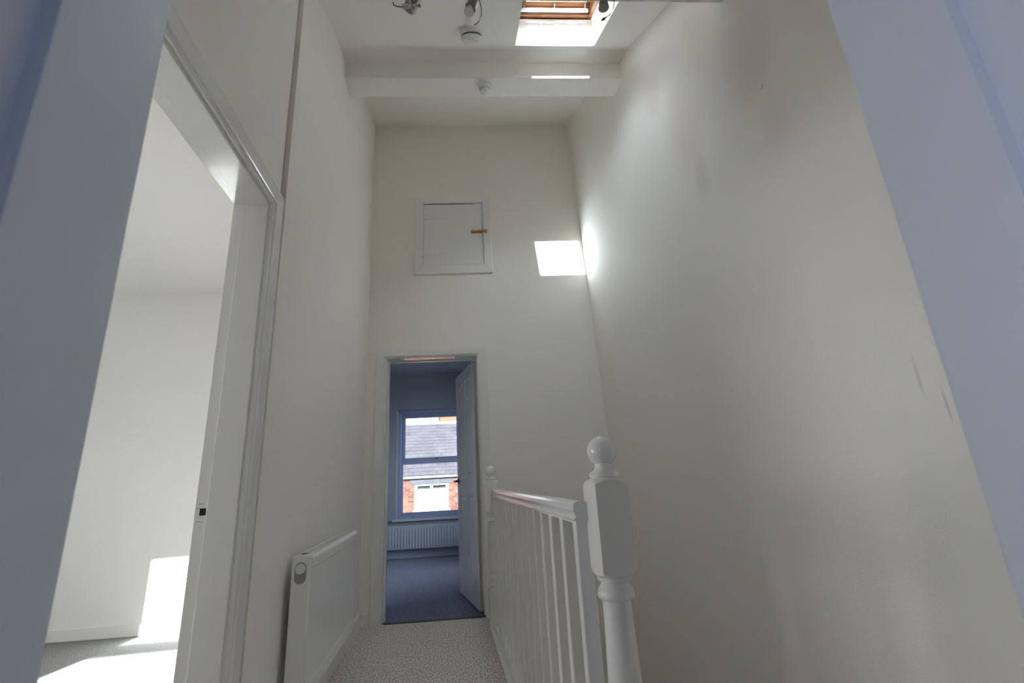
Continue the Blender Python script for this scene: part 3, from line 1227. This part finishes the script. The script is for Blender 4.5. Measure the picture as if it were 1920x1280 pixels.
newobj('grille_slot', b, M['greyplastic'], al1)
b = B()
lathe(b, [(.006, -.052), (.006, -.0605), (0, -.0605)], 12, (.030, -.022, 0))
newobj('test_button', b, M['greyplastic'], al1)

al2 = thing('smoke_alarm', 'small round white smoke detector under the boxed beam', 'smoke alarm', W(0.098, 2.762, 3.733), (0, 0, T))
b = B()
lathe(b, [(0, 0), (.052, 0), (.053, -.004), (.051, -.010)], 36)
newobj('alarm_base', b, M['plastic'], al2)
b = B()
lathe(b, [(.046, -.008), (.047, -.018), (.042, -.028), (.036, -.031)], 36)
newobj('alarm_body', b, M['plastic'], al2, smooth=True)
b = B()
for k in range(12):
    a = 2 * math.pi * k / 12
    x, y = .034 * math.cos(a), .034 * math.sin(a)
    box(b, x - .003, x + .003, y - .003, y + .003, -.040, -.030)
lathe(b, [(.028, -.030), (.028, -.040)], 24)
newobj('sensor_cage', b, M['gapshade'], al2)
b = B()
lathe(b, [(.040, -.039), (.039, -.044), (.028, -.048), (0, -.049)], 36)
newobj('alarm_cover', b, M['plastic'], al2, smooth=True)
b = B()
lathe(b, [(.004, -.045), (.004, -.051), (0, -.051)], 10, (-.004, -.022, 0))
newobj('indicator', b, M['greyplastic'], al2)

# mini trunking from the alarm to the front beam
b = B()
v0, v1 = 1.60, 2.268
prism(b, [(v0, zc(v0) - .0005), (v1, zc(v1) - .0005), (v1, zc(v1) - .012), (v0, zc(v0) - .012)], -0.010, 0.012, 'x', wf)
o = newobj('cable_trunking', b, M['plastic'])
o['label'] = 'thin white cable trunking running from the large smoke alarm to the front beam'
o['category'] = 'trunking'

# ------------------------------------------------------------------ spotlights on the front beam
SV = 1.58


def spot_empty(u, label):
    return thing('spotlight', label, 'spotlight', W(u, SV, 3.10), (0, 0, T), 'adjustable spotlights under the front beam')


def cone_between(bm, p0, p1, r0, r1, seg=20):
    tube(bm, [p0, Vector(p0).lerp(Vector(p1), .5), p1], [r0, (r0 + r1) / 2, r1], seg)


# left: seen end-on with thumbscrews
s = spot_empty(-0.245, 'left spotlight under the front beam, showing its thumbscrews')
b = B()
lathe(b, [(.030, 0), (.030, -.012), (.012, -.016), (.008, -.02), (.008, -.06)], 20)
newobj('mount', b, M['bronze'], s)
b = B()
cone_between(b, (-.020, .05, -.050), (.040, -.06, -.062), .030, .024)
newobj('lamp_body', b, M['bronze'], s, smooth=True)
b = B()
tube(b, [(-.045, .0, -.103), (-.020, 0, -.100), (.012, 0, -.094)], [.010, .010, .007], 10)
tube(b, [(-.008, 0, -.075), (.002, 0, -.125)], [.010, .006], 10)
newobj('bracket', b, M['chrome'], s)
b = B()
tube(b, [(.008, 0, -.098), (.026, 0, -.098)], .003, 8)
tube(b, [(.024, 0, -.098), (.034, 0, -.098)], .0065, 12)
newobj('thumbscrew', b, M['copper'], s)
b = B()
tube(b, [(-.05 + .035 * math.cos(a), .0, -.085 + .02 * math.sin(a)) for a in [math.pi * (0.9 + k * .11) for k in range(10)]], .002, 6)
newobj('cable', b, M['black'], s)

# middle: angled barrel with a glass bulb and looped cable
s = spot_empty(0.015, 'middle spotlight with a glass bulb facing down beside a looped cable')
b = B()
lathe(b, [(.030, 0), (.030, -.012), (.012, -.016), (.008, -.02), (.008, -.045)], 20)
newobj('mount', b, M['bronze'], s)
b = B()
cone_between(b, (.014, 0, -.035), (-.008, -.006, -.118), .020, .023)
newobj('lamp_body', b, M['bronze'], s, smooth=True)
b = B()
cone_between(b, (-.010, -.006, -.112), (-.016, -.008, -.140), .015, .0215)
newobj('bulb', b, M['bulbglass'], s, smooth=True)
for zz_ in (-.062, -.095):
    b = B()
    tube(b, [(-.024, -.006, zz_), (-.030, -.006, zz_)], .004, 8)
    newobj('screw', b, M['black'], s)
b = B()
cp = [(.022, 0, -.03), (.034, 0, -.07), (.040, 0, -.11), (.038, 0, -.15), (.026, 0, -.185), (.006, 0, -.205)]
tube(b, cp, .0018, 6)
newobj('cable', b, M['black'], s)

# right: short cone with a dangling cable
s = spot_empty(0.606, 'right spotlight with a short metal cone and dangling cable end')
b = B()
lathe(b, [(.028, 0), (.028, -.012), (.012, -.016), (.008, -.02), (.008, -.04)], 20)
newobj('mount', b, M['bronze'], s)
b = B()
cone_between(b, (0, 0, -.03), (-.002, 0, -.097), .013, .024)
newobj('lamp_body', b, M['bronze'], s, smooth=True)
b = B()
cp = [(.048, 0, -.0), (.052, 0, -.045), (.044, 0, -.095), (.024, 0, -.135), (-.004, 0, -.158)]
tube(b, cp, .0018, 6)
tube(b, [(.002, 0, -.153), (-.010, 0, -.163), (-.022, 0, -.172)], [.003, .0065, .002], 8)
newobj('cable', b, M['black'], s)

# ------------------------------------------------------------------ back-room window (window_2)
w2 = sempty('window_2', W(0, BV), (0, 0, T), 'grey-blue sash window in the back room')
b = B()
FT = (.10, .20)
fr = .045
box(b, KU0, KU0 + fr, FT[0], FT[1], KZ0, KZ1, .003)
newobj('window_frame', b, M['upvc'], w2)
b = B()
box(b, KU1 - fr, KU1, FT[0], FT[1], KZ0, KZ1, .003)
newobj('window_frame', b, M['upvc'], w2)
b = B()
box(b, KU0, KU1, FT[0], FT[1], KZ1 - .05, KZ1, .003)
newobj('window_frame', b, M['upvc'], w2)
b = B()
box(b, KU0 - .0, KU1, FT[0] - .02, FT[1], KZ0, KZ0 + .035, .003)
newobj('window_frame', b, M['upvc'], w2)
# upper sash sits further out, lower sash nearer
us = B()
x0, x1 = KU0 + fr, KU1 - fr
box(us, x0, x0 + .055, .15, .185, 1.31, KZ1 - .05, .002)
box(us, x1 - .055, x1, .15, .185, 1.31, KZ1 - .05, .002)
box(us, x0, x1, .15, .185, KZ1 - .11, KZ1 - .05, .002)
box(us, x0, x1, .15, .185, 1.30, 1.365, .002)
o = newobj('upper_sash', us, M['upvc'], w2)
b = B()
box(b, x0 + .05, x1 - .05, .166, .170, 1.35, KZ1 - .10)
newobj('pane', b, M['glass_back'], o)
ls = B()
box(ls, x0, x0 + .034, .105, .145, KZ0 + .03, 1.34, .002)
box(ls, x1 - .034, x1, .105, .145, KZ0 + .03, 1.34, .002)
box(ls, x0, x1, .105, .145, KZ0 + .03, KZ0 + .082, .002)
box(ls, x0, x1, .105, .145, 1.275, 1.345, .002)
o = newobj('lower_sash', ls, M['upvc'], w2)
b = B()
box(b, x0 + .03, x1 - .03, .121, .125, KZ0 + .07, 1.285)
newobj('pane', b, M['glass_back'], o)
b = B()
box(b, -.76, -.70, .09, .108, 1.340, 1.352, .003)
newobj('sash_catch', b, M['black'], w2)
b = B()
box(b, KU0 - .05, KU1 + .05, -.035, .11, KZ0 - .03, KZ0 + .002, .004)
newobj('window_board', b, M['navygloss'], w2)

# ------------------------------------------------------------------ house across the street
HY = 17.0
house = thing('brick_house', 'red brick house with a slate roof across the street', 'house', (0, HY, -5.0))
b = B()
hwx0, hwx1, hwz0, hwz1 = -1.06, 0.09, 0.14, 0.965
# wall core behind the bricks, with the window hole
for (x0, x1, z0, z1) in ((-7, hwx0, -5, 1.1), (hwx1, 7, -5, 1.1), (hwx0, hwx1, -5, hwz0), (hwx0, hwx1, hwz1, 1.1)):
    box(b, x0, x1, .012, .30, z0 + 5, z1 + 5)
newobj('wall_core', b, M['mortar'], house)
b = B()
rows_n = 0
bw, bh, jt = .225, .075, .011
z = -3.0
row = 0
while z < 1.085:
    off = 0 if row % 2 else bw / 2
    x = -4.0 - off
    while x < 4.0:
        xa, xb = x + jt / 2, x + bw - jt / 2
        za, zb_ = z + jt / 2, z + bh - jt / 2
        segs = [(xa, xb)]
        if zb_ > hwz0 - .09 and za < hwz1 + .16:
            segs = []
            if xa < hwx0 - .0:
                segs.append((xa, min(xb, hwx0)))
            if xb > hwx1:
                segs.append((max(xa, hwx1), xb))
        for (p, q) in segs:
            if q - p > .03:
                d = random.uniform(-.003, .003)
                y0 = d
                vs = [b.verts.new(c) for c in ((p, y0, za + 5), (q, y0, za + 5), (q, y0, zb_ + 5), (p, y0, zb_ + 5), (p, .02, za + 5), (q, .02, za + 5), (q, .02, zb_ + 5), (p, .02, zb_ + 5))]
                for f in ((0, 1, 2, 3), (0, 4, 5, 1), (1, 5, 6, 2), (2, 6, 7, 3), (3, 7, 4, 0)):
                    b.faces.new([vs[i] for i in f])
        x += bw
    z += bh
    row += 1
o = newobj('brickwork', b, M['brick'], house)
o['kind'] = 'stuff'
# lintel, sill
b = B()
box(b, hwx0 - .16, hwx1 + .16, -.015, .1, hwz1 + 5, hwz1 + 5.155, .01)
newobj('lintel', b, M['lintel'], house)
b = B()
box(b, hwx0 - .05, hwx1 + .05, -.06, .12, hwz0 + 4.915, hwz0 + 5, .01)
newobj('window_sill', b, M['fascia'], house)
# its window
b = B()
box(b, hwx0, hwx0 + .10, .03, .13, hwz0 + 5, hwz1 + 5, .004)
box(b, hwx1 - .10, hwx1, .03, .13, hwz0 + 5, hwz1 + 5, .004)
box(b, hwx0 + .09, hwx1 - .09, .033, .127, hwz1 + 4.93, hwz1 + 4.998, .004)
box(b, hwx0 + .09, hwx1 - .09, .033, .127, hwz0 + 5.002, hwz0 + 5.09, .004)
cxm = (hwx0 + hwx1) / 2
box(b, cxm - .045, cxm + .045, .036, .124, hwz0 + 5, hwz1 + 5, .004)
hwf = newobj('window_frame', b, M['fascia'], house)
for (p, q) in ((hwx0 + .10, cxm - .045), (cxm + .045, hwx1 - .10)):
    b = B()
    box(b, p, q, .10, .106, hwz0 + 5.09, hwz1 + 4.93)
    newobj('pane', b, M['glass'], hwf)
    b = B()
    box(b, p + .004, q - .004, .112, .120, hwz0 + 5.10, hwz1 + 4.83)
    newobj('net_curtain', b, M['fascia'], hwf)
    b = B()
    box(b, p - .02, q + .02, .14, .16, hwz0 + 5.05, hwz1 + 4.97)
    newobj('dark_interior', b, M['lintel'], hwf)
# eaves
b = B()
box(b, -7, 7, -.02, .05, 6.10, 6.20, .004)
newobj('fascia', b, M['gutter'], house)  # board coloured dark to paint the shade under the gutter
b = B()
tube(b, [(-7, -.075, 6.185), (7, -.075, 6.185)], .042, 12)
newobj('gutter', b, M['fascia'], house)
# roof
EZ, RZr, RD = 1.24, 3.32, 2.55
rs = math.atan2(RZr - EZ, RD + .12)
b = B()
prism(b, [(-.10, EZ + 4.965), (RD, RZr + 4.93), (2 * RD, EZ + 4.965), (2 * RD, EZ + 4.90), (-.10, EZ + 4.90)], -7, 7, 'x')
newobj('roof_core', b, M['slate'], house)
b = B()
ca, sa = math.cos(rs), math.sin(rs)
L = math.hypot(RZr - EZ, RD + .12)
ex = .21
r = 0
d = 0.0
while d < L - .05:
    x = -4.2 - (.14 if r % 2 else 0)
    while x < 4.2:
        g = .004
        th = .012 + random.uniform(0, .006)
        ln_ = min(ex * 1.15, L - d)
        x0_, x1_ = x + g, x + .28 - g
        def P(xx, dd, nn):
            return (xx, -.12 + dd * ca - nn * sa, EZ + 5 + dd * sa + nn * ca)
        vs = [b.verts.new(c) for c in (P(x0_, d, th), P(x1_, d, th), P(x1_, d + ln_, .002), P(x0_, d + ln_, .002), P(x0_, d, -.005), P(x1_, d, -.005))]
        b.faces.new(vs[:4])
        b.faces.new((vs[0], vs[4], vs[5], vs[1]))
        b.faces.new((vs[0], vs[3], vs[4]))
        b.faces.new((vs[1], vs[5], vs[2]))
        x += .28
    d += ex
    r += 1
o = newobj('slates', b, M['slate'], house)
o['kind'] = 'stuff'
x = -4.0
b = B()
tube(b, [(-7, RD, RZr + 4.96), (7, RD, RZr + 4.96)], .09, 10)
newobj('ridge', b, M['lead'], house)

cb = thing('buff_brick_gable', 'buff brick gable rising behind the slate roof across the street', 'building', (1.1, 22.5, -5))
b = B()
box(b, -1.35, 2.6, 0, 3, 0, 8.95)
newobj('wall', b, M['yellowbrick'], cb)
b = B()
box(b, -1.40, 2.65, -.06, 3.06, 8.95, 9.03, .01)
newobj('coping', b, M['lintel'], cb)

b = B()
box(b, -60, 60, -60, 60, -5.3, -5.0)
struct(newobj('ground', b, M['asphalt']))
